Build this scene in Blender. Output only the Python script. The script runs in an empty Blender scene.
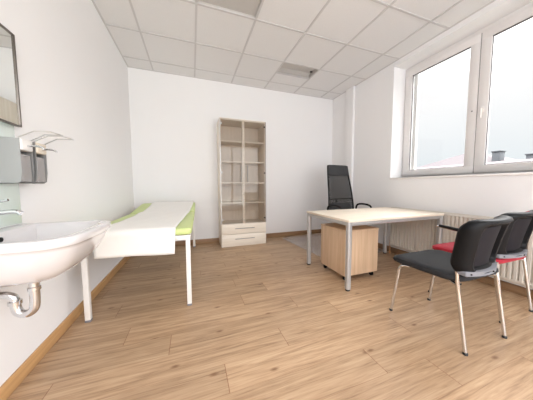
import bpy, bmesh, math, random
from math import sin, cos, pi, radians
from mathutils import Vector, Matrix

random.seed(4)
scene = bpy.context.scene
COL = scene.collection

# ------------------------------------------------------------------ camera
CAM = Vector((0.893, -3.898, 1.040))
YAW, PITCH, ROLL = 0.34045, -0.06849, -0.00338
fwd = Vector((sin(YAW)*cos(PITCH), cos(YAW)*cos(PITCH), sin(PITCH)))
r0 = Vector((cos(YAW), -sin(YAW), 0.0))
u0 = r0.cross(fwd)
right = cos(ROLL)*r0 + sin(ROLL)*u0
upv = -sin(ROLL)*r0 + cos(ROLL)*u0
cam_data = bpy.data.cameras.new('camera')
cam_data.sensor_width = 36.0
cam_data.lens = 209.4/533.0*36.0
cam_data.clip_start = 0.02
cam_data.clip_end = 300
cam = bpy.data.objects.new('camera', cam_data)
COL.objects.link(cam)
M3 = Matrix((right, upv, -fwd)).transposed()
cam.matrix_world = Matrix.Translation(CAM) @ M3.to_4x4()
scene.camera = cam

# ------------------------------------------------------------------ sky, light, exposure
scene.view_settings.view_transform = 'Standard'
scene.view_settings.look = 'None'
scene.view_settings.gamma = 1.0
scene.view_settings.use_curve_mapping = False
scene.view_settings.exposure = 1.51

world = bpy.data.worlds.new('sky')
scene.world = world
world.use_nodes = True
wn = world.node_tree
wn.nodes.clear()
w_out = wn.nodes.new('ShaderNodeOutputWorld')
w_bg = wn.nodes.new('ShaderNodeBackground')
w_tc = wn.nodes.new('ShaderNodeTexCoord')
w_sep = wn.nodes.new('ShaderNodeSeparateXYZ')
w_ramp = wn.nodes.new('ShaderNodeValToRGB')
w_str = wn.nodes.new('ShaderNodeValToRGB')
wn.links.new(w_tc.outputs['Generated'], w_sep.inputs[0])
wn.links.new(w_sep.outputs['Z'], w_ramp.inputs[0])
wn.links.new(w_sep.outputs['Z'], w_str.inputs[0])
cr = w_ramp.color_ramp
cr.elements[0].position = 0.0;  cr.elements[0].color = (0.83, 0.92, 0.98, 1)
cr.elements[1].position = 0.30; cr.elements[1].color = (1.0, 0.975, 0.985, 1)
e = cr.elements.new(0.10); e.color = (0.92, 0.95, 0.985, 1)
e = cr.elements.new(1.0); e.color = (1.0, 0.985, 0.98, 1)
# overcast sky: the zenith is several times brighter than the horizon
sr = w_str.color_ramp
sr.elements[0].position = 0.0; sr.elements[0].color = (0.066, 0.066, 0.066, 1)
sr.elements[1].position = 0.75; sr.elements[1].color = (1, 1, 1, 1)
for p_, v_ in ((0.14, 0.070), (0.34, 0.078), (0.55, 0.5)):
    e = sr.elements.new(p_); e.color = (v_, v_, v_, 1)
w_mul = wn.nodes.new('ShaderNodeMath'); w_mul.operation = 'MULTIPLY'; w_mul.inputs[1].default_value = 5.0
wn.links.new(w_str.outputs[0], w_mul.inputs[0])
wn.links.new(w_ramp.outputs[0], w_bg.inputs['Color'])
wn.links.new(w_mul.outputs[0], w_bg.inputs['Strength'])
wn.links.new(w_bg.outputs[0], w_out.inputs[0])

def portal(x, y0, y1, z0, z1):
    l = bpy.data.lights.new('window_portal', 'AREA')
    l.shape = 'RECTANGLE'; l.size = abs(y1-y0); l.size_y = z1-z0
    l.cycles.is_portal = True
    o = bpy.data.objects.new('window_portal', l); COL.objects.link(o)
    o.location = (x, (y0+y1)/2, (z0+z1)/2)
    o.rotation_euler = Matrix(((0, 0, 1), (1, 0, 0), (0, 1, 0))).to_euler()
    return o
portal(4.16, -3.27, -1.457, 1.152, 2.81)
# bright veiled sun high over the window side, very soft
sun = bpy.data.lights.new('veiled_sun', 'SUN'); sun.energy = 1.5; sun.angle = radians(55); sun.color = (0.975, 0.985, 1.0)
so_ = bpy.data.objects.new('veiled_sun', sun); COL.objects.link(so_)
so_.rotation_euler = Vector((-1.0, 0.18, -0.62)).to_track_quat('-Z', 'Y').to_euler()
# added fill lamp behind the camera, outside an unseen added window
fill = bpy.data.lights.new('rear_fill_light', 'AREA'); fill.shape = 'RECTANGLE'; fill.size = 3.6; fill.size_y = 2.6
fill.energy = 44; fill.color = (0.965, 0.98, 1.0)
do_ = bpy.data.objects.new('rear_fill_light', fill); COL.objects.link(do_)
do_.location = (1.9, -5.88, 1.42); do_.rotation_euler = (radians(90), 0, 0)
scene.cycles.max_bounces = 14
scene.cycles.diffuse_bounces = 8
scene.cycles.glossy_bounces = 6
scene.cycles.transparent_max_bounces = 12
scene.cycles.sample_clamp_indirect = 6.0

# ------------------------------------------------------------------ materials
MATS = {}
def nodes_of(name):
    m = bpy.data.materials.new(name); m.use_nodes = True
    nt = m.node_tree
    return m, nt, nt.nodes['Principled BSDF']
def mat(name, col, rough=0.5, metal=0.0, noise=0.0, nscale=8.0, bump=0.0, bscale=200.0, coat=0.0, sheen=0.0, spec=None):
    if name in MATS: return MATS[name]
    m, nt, b = nodes_of(name)
    b.inputs['Base Color'].default_value = (*col, 1)
    b.inputs['Roughness'].default_value = rough
    b.inputs['Metallic'].default_value = metal
    if coat: b.inputs['Coat Weight'].default_value = coat
    if sheen: b.inputs['Sheen Weight'].default_value = sheen
    if spec is not None: b.inputs['Specular IOR Level'].default_value = spec
    tc = nt.nodes.new('ShaderNodeTexCoord')
    if noise:
        n = nt.nodes.new('ShaderNodeTexNoise'); n.inputs['Scale'].default_value = nscale
        n.inputs['Detail'].default_value = 4
        nt.links.new(tc.outputs['Object'], n.inputs['Vector'])
        mx = nt.nodes.new('ShaderNodeMix'); mx.data_type = 'RGBA'
        mx.inputs[6].default_value = tuple(c*(1-noise) for c in col)+(1,)
        mx.inputs[7].default_value = tuple(min(1, c*(1+noise)) for c in col)+(1,)
        nt.links.new(n.outputs[0], mx.inputs[0]); nt.links.new(mx.outputs[2], b.inputs['Base Color'])
    if bump:
        n = nt.nodes.new('ShaderNodeTexNoise'); n.inputs['Scale'].default_value = bscale
        n.inputs['Detail'].default_value = 2
        nt.links.new(tc.outputs['Object'], n.inputs['Vector'])
        bp = nt.nodes.new('ShaderNodeBump'); bp.inputs['Strength'].default_value = bump
        bp.inputs['Distance'].default_value = 0.002
        nt.links.new(n.outputs[0], bp.inputs['Height']); nt.links.new(bp.outputs[0], b.inputs['Normal'])
    MATS[name] = m
    return m
def wood(name, c1, c2, axis='Z', rough=0.4, stretch=14.0, scale=3.0, contrast=1.0):
    """fine straight grain running along one axis"""
    m, nt, b = nodes_of(name)
    b.inputs['Roughness'].default_value = rough
    tc = nt.nodes.new('ShaderNodeTexCoord'); mp = nt.nodes.new('ShaderNodeMapping')
    s = [scale*stretch]*3; s['XYZ'.index(axis)] = scale*0.6
    mp.inputs['Scale'].default_value = s
    nt.links.new(tc.outputs['Object'], mp.inputs['Vector'])
    n = nt.nodes.new('ShaderNodeTexNoise'); n.inputs['Scale'].default_value = 1.0
    n.inputs['Detail'].default_value = 5; n.inputs['Roughness'].default_value = 0.6; n.inputs['Distortion'].default_value = 0.4
    nt.links.new(mp.outputs[0], n.inputs['Vector'])
    r = nt.nodes.new('ShaderNodeValToRGB')
    r.color_ramp.elements[0].position = 0.5-0.2/contrast; r.color_ramp.elements[0].color = (*c1, 1)
    r.color_ramp.elements[1].position = 0.5+0.2/contrast; r.color_ramp.elements[1].color = (*c2, 1)
    nt.links.new(n.outputs[0], r.inputs[0]); nt.links.new(r.outputs[0], b.inputs['Base Color'])
    return m
def clear_glass(name, tint=(1, 1, 1), rough=0.0, ior=1.45, gain=1.0):
    m = bpy.data.materials.new(name); m.use_nodes = True
    nt = m.node_tree; nt.nodes.clear()
    out = nt.nodes.new('ShaderNodeOutputMaterial'); mx = nt.nodes.new('ShaderNodeMixShader')
    tr = nt.nodes.new('ShaderNodeBsdfTransparent'); tr.inputs[0].default_value = (*tint, 1)
    gl = nt.nodes.new('ShaderNodeBsdfGlossy'); gl.inputs['Roughness'].default_value = rough
    fr = nt.nodes.new('ShaderNodeFresnel'); fr.inputs[0].default_value = ior
    ml = nt.nodes.new('ShaderNodeMath'); ml.operation = 'MULTIPLY'; ml.inputs[1].default_value = gain
    nt.links.new(fr.outputs[0], ml.inputs[0])
    nt.links.new(ml.outputs[0], mx.inputs[0]); nt.links.new(tr.outputs[0], mx.inputs[1]); nt.links.new(gl.outputs[0], mx.inputs[2])
    nt.links.new(mx.outputs[0], out.inputs[0])
    return m

def floor_material():
    m, nt, b = nodes_of('oak_laminate')
    L = nt.links
    N = nt.nodes.new
    def math_(op, a, bb=None, c=None):
        n = N('ShaderNodeMath'); n.operation = op
        for i, v in enumerate((a, bb, c)):
            if v is None: continue
            if isinstance(v, (int, float)): n.inputs[i].default_value = v
            else: L.new(v, n.inputs[i])
        return n.outputs[0]
    tc = N('ShaderNodeTexCoord'); sp = N('ShaderNodeSeparateXYZ')
    L.new(tc.outputs['Object'], sp.inputs[0])
    X, Y = sp.outputs[0], sp.outputs[1]
    W = 0.183; LEN = 1.285
    ry = math_('DIVIDE', math_('ADD', Y, 2.360), W)
    row = math_('FLOOR', ry)
    fy = math_('SUBTRACT', ry, row)
    wn_ = N('ShaderNodeTexWhiteNoise'); wn_.noise_dimensions = '1D'
    L.new(math_('ADD', row, 37.3), wn_.inputs['W'])
    off = math_('MULTIPLY', wn_.outputs['Value'], LEN)
    # rows whose end joints the photo shows
    for k, x in ((0, 0.44), (-1, 0.73), (-2, 1.46), (-3, 1.045), (-4, 1.89), (-5, 2.19)):
        isk = math_('COMPARE', row, float(k), 0.1)
        off = math_('ADD', math_('MULTIPLY', off, math_('SUBTRACT', 1.0, isk)), math_('MULTIPLY', isk, x))
    rx = math_('DIVIDE', math_('SUBTRACT', X, off), LEN)
    col = math_('FLOOR', rx)
    fx = math_('SUBTRACT', rx, col)
    idv = N('ShaderNodeCombineXYZ'); L.new(row, idv.inputs[0]); L.new(col, idv.inputs[1])
    wid = N('ShaderNodeTexWhiteNoise'); wid.noise_dimensions = '3D'; L.new(idv.outputs[0], wid.inputs['Vector'])
    # grain coordinates, each plank its own patch of timber
    gv = N('ShaderNodeCombineXYZ')
    L.new(math_('ADD', math_('MULTIPLY', X, 1.1), math_('MULTIPLY', wid.outputs['Value'], 31.0)), gv.inputs[0])
    L.new(math_('ADD', math_('MULTIPLY', Y, 20.0), math_('MULTIPLY', wid.outputs['Value'], 17.0)), gv.inputs[1])
    g1 = N('ShaderNodeTexNoise'); g1.inputs['Scale'].default_value = 1.6; g1.inputs['Detail'].default_value = 9
    g1.inputs['Roughness'].default_value = 0.66; g1.inputs['Distortion'].default_value = 0.9
    L.new(gv.outputs[0], g1.inputs['Vector'])
    gv2 = N('ShaderNodeCombineXYZ')
    L.new(math_('MULTIPLY', X, 6.0), gv2.inputs[0])
    L.new(math_('ADD', math_('MULTIPLY', Y, 120.0), math_('MULTIPLY', wid.outputs['Value'], 77.0)), gv2.inputs[1])
    g2 = N('ShaderNodeTexNoise'); g2.inputs['Scale'].default_value = 1.0; g2.inputs['Detail'].default_value = 3
    L.new(gv2.outputs[0], g2.inputs['Vector'])
    # knots
    kv = N('ShaderNodeCombineXYZ')
    L.new(math_('ADD', math_('MULTIPLY', X, 2.2), math_('MULTIPLY', wid.outputs['Value'], 9.0)), kv.inputs[0])
    L.new(math_('MULTIPLY', Y, 5.0), kv.inputs[1])
    vo = N('ShaderNodeTexVoronoi'); vo.voronoi_dimensions = '2D'; vo.inputs['Scale'].default_value = 1.0
    L.new(kv.outputs[0], vo.inputs['Vector'])
    knot = N('ShaderNodeMapRange'); knot.inputs['From Min'].default_value = 0.015; knot.inputs['From Max'].default_value = 0.075
    knot.inputs['To Min'].default_value = 1.0; knot.inputs['To Max'].default_value = 0.0
    L.new(vo.outputs['Distance'], knot.inputs['Value'])
    r = N('ShaderNodeValToRGB'); ce = r.color_ramp
    ce.elements[0].position = 0.30; ce.elements[0].color = (0.185, 0.104, 0.054, 1)
    ce.elements[1].position = 0.72; ce.elements[1].color = (0.590, 0.425, 0.270, 1)
    k = ce.elements.new(0.50); k.color = (0.425, 0.277, 0.163, 1)
    mixv = math_('ADD', math_('MULTIPLY', g1.outputs[0], 0.72), math_('MULTIPLY', g2.outputs[0], 0.28))
    L.new(mixv, r.inputs[0])
    hsv = N('ShaderNodeHueSaturation')
    L.new(r.outputs[0], hsv.inputs['Color'])
    L.new(math_('ADD', 0.88, math_('MULTIPLY', wid.outputs['Value'], 0.22)), hsv.inputs['Value'])
    hsv.inputs['Saturation'].default_value = 0.97
    mk = N('ShaderNodeMix'); mk.data_type = 'RGBA'
    ksep = N('ShaderNodeSeparateColor'); L.new(vo.outputs['Color'], ksep.inputs[0])
    L.new(math_('MULTIPLY', math_('MULTIPLY', knot.outputs[0], 0.9), math_('GREATER_THAN', ksep.outputs[0], 0.45)), mk.inputs[0])
    L.new(hsv.outputs[0], mk.inputs[6]); mk.inputs[7].default_value = (0.16, 0.075, 0.035, 1)
    # joints
    jy = math_('LESS_THAN', math_('MINIMUM', fy, math_('SUBTRACT', 1.0, fy)), 0.0062)
    jx = math_('LESS_THAN', math_('MINIMUM', fx, math_('SUBTRACT', 1.0, fx)), 0.0014)
    j = math_('MAXIMUM', math_('MULTIPLY', jy, 0.45), math_('MULTIPLY', jx, 0.9))
    mj = N('ShaderNodeMix'); mj.data_type = 'RGBA'
    L.new(j, mj.inputs[0]); L.new(mk.outputs[2], mj.inputs[6]); mj.inputs[7].default_value = (0.20, 0.085, 0.04, 1)
    L.new(mj.outputs[2], b.inputs['Base Color'])
    b.inputs['Roughness'].default_value = 0.40
    b.inputs['Specular IOR Level'].default_value = 0.45
    bp = N('ShaderNodeBump'); bp.inputs['Strength'].default_value = 0.10; bp.inputs['Distance'].default_value = 0.001
    L.new(g2.outputs[0], bp.inputs['Height']); L.new(bp.outputs[0], b.inputs['Normal'])
    return m

WALL = mat('painted_wall', (0.815, 0.812, 0.820), 0.9, noise=0.012, nscale=3, bump=0.12, bscale=260)
CEIL = mat('mineral_fibre_tile', (0.735, 0.732, 0.732), 0.95, noise=0.03, nscale=60, bump=0.3, bscale=420)
GRID = mat('ceiling_bar', (0.57, 0.56, 0.56), 0.5)
FLOOR = floor_material()
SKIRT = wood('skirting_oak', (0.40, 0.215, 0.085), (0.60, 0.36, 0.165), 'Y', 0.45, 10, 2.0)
PVC = mat('white_window_plastic', (0.74, 0.72, 0.715), 0.35)
GASKET = mat('rubber_gasket', (0.10, 0.085, 0.09), 0.7)
SILLM = mat('window_board', (0.78, 0.755, 0.74), 0.4)
MAPLE_Z = wood('pale_maple_upright', (0.74, 0.665, 0.565), (0.84, 0.775, 0.685), 'Z', 0.45, 12, 2.5)
MAPLE_X = wood('pale_maple_across', (0.74, 0.665, 0.565), (0.84, 0.775, 0.685), 'X', 0.45, 12, 2.5)
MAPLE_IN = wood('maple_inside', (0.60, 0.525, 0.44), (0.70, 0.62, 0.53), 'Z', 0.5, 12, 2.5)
DESKW = wood('desk_maple', (0.74, 0.645, 0.525), (0.83, 0.745, 0.63), 'X', 0.42, 12, 2.2)
BEECH = wood('beech_pedestal', (0.52, 0.355, 0.225), (0.68, 0.50, 0.345), 'Z', 0.45, 13, 2.2)
SILVER = mat('silver_lacquer', (0.50, 0.50, 0.505), 0.35, 0.55)
CHROME = mat('chrome', (0.70, 0.71, 0.73), 0.12, 1.0)
STEEL = mat('brushed_steel', (0.62, 0.63, 0.64), 0.28, 1.0)
BLACKP = mat('black_plastic', (0.006, 0.006, 0.007), 0.5, spec=0.18)
HANDLEM = mat('dull_nickel', (0.30, 0.295, 0.29), 0.4, 0.8)
PANELF = mat('charcoal_backing', (0.014, 0.012, 0.015), 0.8, spec=0.2)
BLACKR = mat('black_rubber', (0.02, 0.02, 0.02), 0.7)
BLACKF = mat('black_fabric', (0.013, 0.0135, 0.016), 0.85, noise=0.25, nscale=90, bump=0.5, bscale=600)
REDF = mat('red_fabric', (0.36, 0.012, 0.030), 0.85, noise=0.15, nscale=90, bump=0.5, bscale=600, sheen=0.05)
GREYS = mat('grey_strip', (0.20, 0.205, 0.23), 0.4)
LEATHER = mat('black_leather', (0.022, 0.023, 0.026), 0.42, bump=0.25, bscale=300)
CERAMIC = mat('white_ceramic', (0.68, 0.665, 0.675), 0.08, coat=0.5)
WHITEM = mat('white_metal', (0.80, 0.78, 0.755), 0.35)
GREENV = mat('lime_vinyl', (0.56, 0.66, 0.27), 0.42, noise=0.04, nscale=5, bump=0.1, bscale=200)
SHEETM = mat('white_cotton', (0.86, 0.85, 0.82), 0.9, bump=0.4, bscale=500, noise=0.01)
RADM = mat('cream_radiator', (0.66, 0.62, 0.56), 0.35)
COPPER = mat('painted_copper', (0.56, 0.30, 0.15), 0.4, 0.4)
WHITEP = mat('white_plastic', (0.82, 0.80, 0.78), 0.35)
CREAMP = mat('cream_plastic', (0.74, 0.67, 0.56), 0.4)
ALU = mat('anodised_aluminium', (0.40, 0.40, 0.40), 0.45, 0.7)
BOTTLE = mat('smoky_bottle', (0.30, 0.29, 0.29), 0.25)
BROWNP = mat('brown_liquid', (0.10, 0.04, 0.03), 0.3)
DARKMETAL = mat('dark_frame_metal', (0.16, 0.14, 0.125), 0.35, 0.8)
MIRROR = mat('mirror_glass', (0.90, 0.92, 0.90), 0.01, 1.0)
LAMPIN = mat('luminaire_grey', (0.50, 0.485, 0.465), 0.45)
LAMPDK = mat('luminaire_dark', (0.10, 0.095, 0.09), 0.5)
GLASSW = clear_glass('window_glass', (0.98, 0.99, 0.985), gain=0.45)
GLASSC = clear_glass('cabinet_glass', (0.90, 0.89, 0.88), gain=0.6)
ROOFT = mat('pale_roof_tiles', (0.068, 0.057, 0.062), 0.9, noise=0.06, nscale=2)
RENDER_ = mat('pale_render', (0.085, 0.09, 0.10), 0.9)
GROUNDM = mat('distant_ground', (0.22, 0.24, 0.20), 1.0, noise=0.2, nscale=0.2)

def splash_mat():
    m, nt, b = nodes_of('mint_back_painted_glass')
    b.inputs['Base Color'].default_value = (0.66, 0.755, 0.715, 1)
    b.inputs['Roughness'].default_value = 0.12
    b.inputs['Coat Weight'].default_value = 0.6
    return m
SPLASH = splash_mat()
def mesh_mat():
    m = bpy.data.materials.new('black_mesh'); m.use_nodes = True
    nt = m.node_tree; b = nt.nodes['Principled BSDF']
    b.inputs['Base Color'].default_value = (0.012, 0.012, 0.013, 1); b.inputs['Roughness'].default_value = 0.5
    tc = nt.nodes.new('ShaderNodeTexCoord')
    n = nt.nodes.new('ShaderNodeTexVoronoi'); n.inputs['Scale'].default_value = 230
    nt.links.new(tc.outputs['Object'], n.inputs['Vector'])
    mr = nt.nodes.new('ShaderNodeMapRange'); mr.inputs['From Min'].default_value = 0.45; mr.inputs['From Max'].default_value = 0.62
    mr.inputs['To Min'].default_value = 0.25; mr.inputs['To Max'].default_value = 1.0
    nt.links.new(n.outputs['Distance'], mr.inputs['Value']); nt.links.new(mr.outputs[0], b.inputs['Alpha'])
    return m
MESHF = mesh_mat()
def mat_mat():
    m = bpy.data.materials.new('clear_floor_mat'); m.use_nodes = True
    b = m.node_tree.nodes['Principled BSDF']
    b.inputs['Base Color'].default_value = (0.74, 0.72, 0.75, 1); b.inputs['Roughness'].default_value = 0.2
    b.inputs['Alpha'].default_value = 0.25
    return m
CLEARMAT = mat_mat()

# ------------------------------------------------------------------ mesh helpers
class MB:
    def __init__(self): self.bm = bmesh.new()
    def box(self, x0, x1, y0, y1, z0, z1, bev=0.0, seg=2):
        r = bmesh.ops.create_cube(self.bm, size=1.0)
        vs = r['verts']
        for v in vs:
            v.co = Vector(((x0+x1)/2+v.co.x*(x1-x0), (y0+y1)/2+v.co.y*(y1-y0), (z0+z1)/2+v.co.z*(z1-z0)))
        if bev:
            es = list({e for v in vs for e in v.link_edges})
            bmesh.ops.bevel(self.bm, geom=es, offset=bev, segments=seg, profile=0.5, affect='EDGES')
        return self
    def tube(self, pts, r, n=12, smooth=0, caps=True):
        P = [Vector(p) for p in pts]
        R = r if isinstance(r, (list, tuple)) else [r]*len(P)
        R = list(R)
        for _ in range(smooth):
            Q, S = [P[0]], [R[0]]
            for i in range(len(P)-1):
                Q += [P[i].lerp(P[i+1], 0.25), P[i].lerp(P[i+1], 0.75)]
                S += [R[i]*0.75+R[i+1]*0.25, R[i]*0.25+R[i+1]*0.75]
            P, R = Q+[P[-1]], S+[R[-1]]
        t = (P[1]-P[0]).normalized()
        a = t.cross(Vector((0, 0, 1)))
        if a.length < 1e-3: a = t.cross(Vector((1, 0, 0)))
        a.normalize()
        rings = []
        for i, p in enumerate(P):
            if i == 0: tt = P[1]-P[0]
            elif i == len(P)-1: tt = P[-1]-P[-2]
            else: tt = (P[i+1]-P[i]).normalized()+(P[i]-P[i-1]).normalized()
            tt.normalize()
            a = (a-tt*a.dot(tt)).normalized()
            b = tt.cross(a)
            rings.append([self.bm.verts.new(p+R[i]*(cos(2*pi*k/n)*a+sin(2*pi*k/n)*b)) for k in range(n)])
        self.bridge(rings)
        if caps:
            self.bm.faces.new(list(reversed(rings[0]))); self.bm.faces.new(rings[-1])
        return self
    def bridge(self, rings, close=True):
        for A, B in zip(rings, rings[1:]):
            n = len(A)
            for k in range(n if close else n-1):
                self.bm.faces.new((A[k], A[(k+1) % n], B[(k+1) % n], B[k]))
    def lathe(self, prof, c=(0, 0, 0), n=20, axis='Z'):
        rings = []
        for r, h in prof:
            ring = []
            for k in range(n):
                a = 2*pi*k/n
                p = {'Z': (r*cos(a), r*sin(a), h), 'X': (h, r*cos(a), r*sin(a)), 'Y': (r*sin(a), h, r*cos(a))}[axis]
                ring.append(self.bm.verts.new(Vector(c)+Vector(p)))
            rings.append(ring)
        self.bridge(rings)
        self.bm.faces.new(list(reversed(rings[0]))); self.bm.faces.new(rings[-1])
        return self
    def loops(self, rings, cap0=True, cap1=True):
        R = [[self.bm.verts.new(p) for p in ring] for ring in rings]
        self.bridge(R)
        if cap0: self.bm.faces.new(list(reversed(R[0])))
        if cap1: self.bm.faces.new(R[-1])
        return self
    def prism(self, poly, axis, a, b, bev=0.0):
        def P(p, h):
            return {'X': (h, p[0], p[1]), 'Y': (p[0], h, p[1]), 'Z': (p[0], p[1], h)}[axis]
        A = [self.bm.verts.new(P(p, a)) for p in poly]; B = [self.bm.verts.new(P(p, b)) for p in poly]
        n = len(poly); fs = []
        for k in range(n): fs.append(self.bm.faces.new((A[k], A[(k+1) % n], B[(k+1) % n], B[k])))
        fs.append(self.bm.faces.new(list(reversed(A)))); fs.append(self.bm.faces.new(B))
        if bev:
            bmesh.ops.bevel(self.bm, geom=list({e for f in fs for e in f.edges}), offset=bev, segments=2, profile=0.5, affect='EDGES')
        return self
    def grid(self, f, nu, nv, thick=None):
        """surface f(i/nu, j/nv) -> point"""
        V = [[self.bm.verts.new(f(i/nu, j/nv)) for j in range(nv+1)] for i in range(nu+1)]
        for i in range(nu):
            for j in range(nv):
                self.bm.faces.new((V[i][j], V[i+1][j], V[i+1][j+1], V[i][j+1]))
        return self
    def build(self, name, m, parent=None, smooth=True, angle=40, loc=None):
        bmesh.ops.recalc_face_normals(self.bm, faces=self.bm.faces)
        me = bpy.data.meshes.new(name); self.bm.to_mesh(me); self.bm.free()
        me.materials.append(m)
        if smooth:
            me.polygons.foreach_set('use_smooth', [True]*len(me.polygons))
            me.set_sharp_from_angle(angle=radians(angle))
        o = bpy.data.objects.new(name, me); COL.objects.link(o)
        if parent: o.parent = parent
        if loc: o.location = loc
        return o
def thing(name, label, cat, loc=(0, 0, 0), rz=0.0, group=None):
    o = bpy.data.objects.new(name, None); COL.objects.link(o)
    o.empty_display_size = 0.1
    o.location = loc; o.rotation_euler = (0, 0, rz)
    o['label'] = label; o['category'] = cat
    if group: o['group'] = group
    return o
def tag(o, label, cat, group=None):
    o['label'] = label; o['category'] = cat
    if group: o['group'] = group
    return o
def struct(o):
    o['kind'] = 'structure'; return o
def solidify(o, t, offset=-1, bevel=None):
    s = o.modifiers.new('thickness', 'SOLIDIFY'); s.thickness = t; s.offset = offset
    return o
def rr(w, h, r, n=5, cx=0, cy=0):
    """rounded rectangle outline, w x h"""
    P = []
    for sx, sy, a0 in ((1, 1, 0), (-1, 1, 90), (-1, -1, 180), (1, -1, 270)):
        for k in range(n+1):
            a = radians(a0+90*k/n)
            P.append((cx+sx*(w/2-r)+r*cos(a), cy+sy*(h/2-r)+r*sin(a)))
    return P
def copy_tree(o, parent=None):
    c = o.copy(); COL.objects.link(c)
    if parent: c.parent = parent
    for ch in list(o.children): copy_tree(ch, c)
    return c

# ------------------------------------------------------------------ the room
RW, RH, RB = 3.80, 2.878, -5.60     # width, height, wall behind the camera
T = 0.30
OY0, OY1, OZ0, OZ1 = -3.275, -1.457, 1.152, 2.81   # window opening
struct(MB().box(-T, RW+T, RB-T, T, -0.25, 0.0).build('floor', FLOOR, smooth=False))
struct(MB().box(-T, 0, RB-T, T, 0, 3.1).build('wall_left', WALL, smooth=False))
struct(MB().box(0, RW, 0, T, 0, 3.1).build('wall_back', WALL, smooth=False))
mb = MB()
# wall behind the camera, with a wide opening added to let the fill light in
mb.box(0, 0.1, RB-T, RB, 0, 3.1); mb.box(3.7, RW, RB-T, RB, 0, 3.1); mb.box(0.1, 3.7, RB-T, RB, 2.72, 3.1); mb.box(0.1, 3.7, RB-T, RB, 0, 0.12)
struct(mb.build('wall_front', WALL, smooth=False))
mb = MB()
mb.box(RW, RW+T, RB-T, T, 0, OZ0); mb.box(RW, RW+T, RB-T, T, OZ1, 3.1)
mb.box(RW, RW+T, OY1, T, OZ0, OZ1); mb.box(RW, RW+T, RB-T, OY0, OZ0, OZ1)
struct(mb.build('wall_right', WALL, smooth=False))
struct(MB().box(3.755, RW, -0.66, -0.46, 0, RH, 0.004).build('trim_1', WALL))

# ceiling tiles and their grid
gx = [0.0]+[0.625*i-0.268 for i in range(1, 7)]+[RW]
gy = [0.0]+[0.334-0.625*j for j in range(1, 10)]+[RB]
LIGHTS = [(2.232, 2.857, -0.916, -0.600), (0.982, 1.607, -2.166, -1.541)]
mb = MB()
for a, b in zip(gx, gx[1:]):
    for c, d in zip(gy, gy[1:]):
        y0, y1 = min(c, d), max(c, d)
        hit = [l for l in LIGHTS if abs(l[0]-a) < 0.01 and l[2] > y0-0.01 and l[3] < y1+0.01]
        if hit:
            l = hit[0]
            if y1-l[3] > 0.02: mb.box(a, b, l[3]+0.001, y1, RH+0.006, RH+0.024)
            continue
        mb.box(a, b, y0, y1, RH+0.006, RH+0.024)
ceiling = struct(mb.build('ceiling', CEIL, smooth=False))
mb = MB()
bw = 0.011
for x in gx[1:-1]: mb.box(x-bw, x+bw, RB, 0, RH, RH+0.03)
for y in gy[1:-1]: mb.box(0, RW, y-bw, y+bw, RH+0.0003, RH+0.03)
mb.box(2.232, 2.857, -0.600, -0.600+0.012, RH, RH+0.03)
mb.build('suspension_grid', GRID, ceiling, smooth=False)
mb = MB()
e = 0.018
mb.box(0, RW, -e, 0, RH-0.001, RH+0.02); mb.box(0, e, RB, 0, RH-0.0012, RH+0.02); mb.box(RW-e, RW, RB, 0, RH-0.0011, RH+0.02)
mb.box(0, RW, RB, RB+e, RH-0.001, RH+0.02)
mb.build('edge_angle', GRID, ceiling, smooth=False)
struct(MB().box(-T, RW+T, RB-T, T, 3.1, 3.3).build('roof_slab', WALL, smooth=False))

# skirting
BH, BT = 0.083, 0.012
def skirt(name, x0, x1, y0, y1, m):
    struct(MB().box(x0, x1, y0, y1, 0, BH, 0.003, 2).build(name, m))
SKX_SHADED = wood('skirting_oak_across_shaded', (0.22, 0.125, 0.065), (0.36, 0.22, 0.12), 'X', 0.45, 10, 2.0)  # skirting oak darkened: shade along the back wall put into its colour
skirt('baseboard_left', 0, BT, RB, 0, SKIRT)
skirt('baseboard_back', BT, RW-BT, -BT, 0, SKX_SHADED)
skirt('baseboard_right', RW-BT, RW, RB, -0.665, wood('skirting_oak_shaded', (0.22, 0.125, 0.065), (0.36, 0.22, 0.12), 'Y', 0.45, 10, 2.0))  # same oak darkened: shade behind the radiator put into its colour
skirt('baseboard_front', BT, RW-BT, RB, RB+BT, SKX_SHADED)
# frame of the unseen window added behind the camera for fill light
mb = MB()
for x in (0.1, 1.27, 2.45, 3.62): mb.box(x, x+0.08, RB-0.16, RB-0.10, 0.12, 2.72, 0.004)
mb.box(0.1, 3.7, RB-0.159, RB-0.101, 0.12, 0.20, 0.004); mb.box(0.1, 3.7, RB-0.159, RB-0.101, 2.64, 2.72, 0.004)
struct(mb.build('added_rear_window', PVC))

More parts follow.
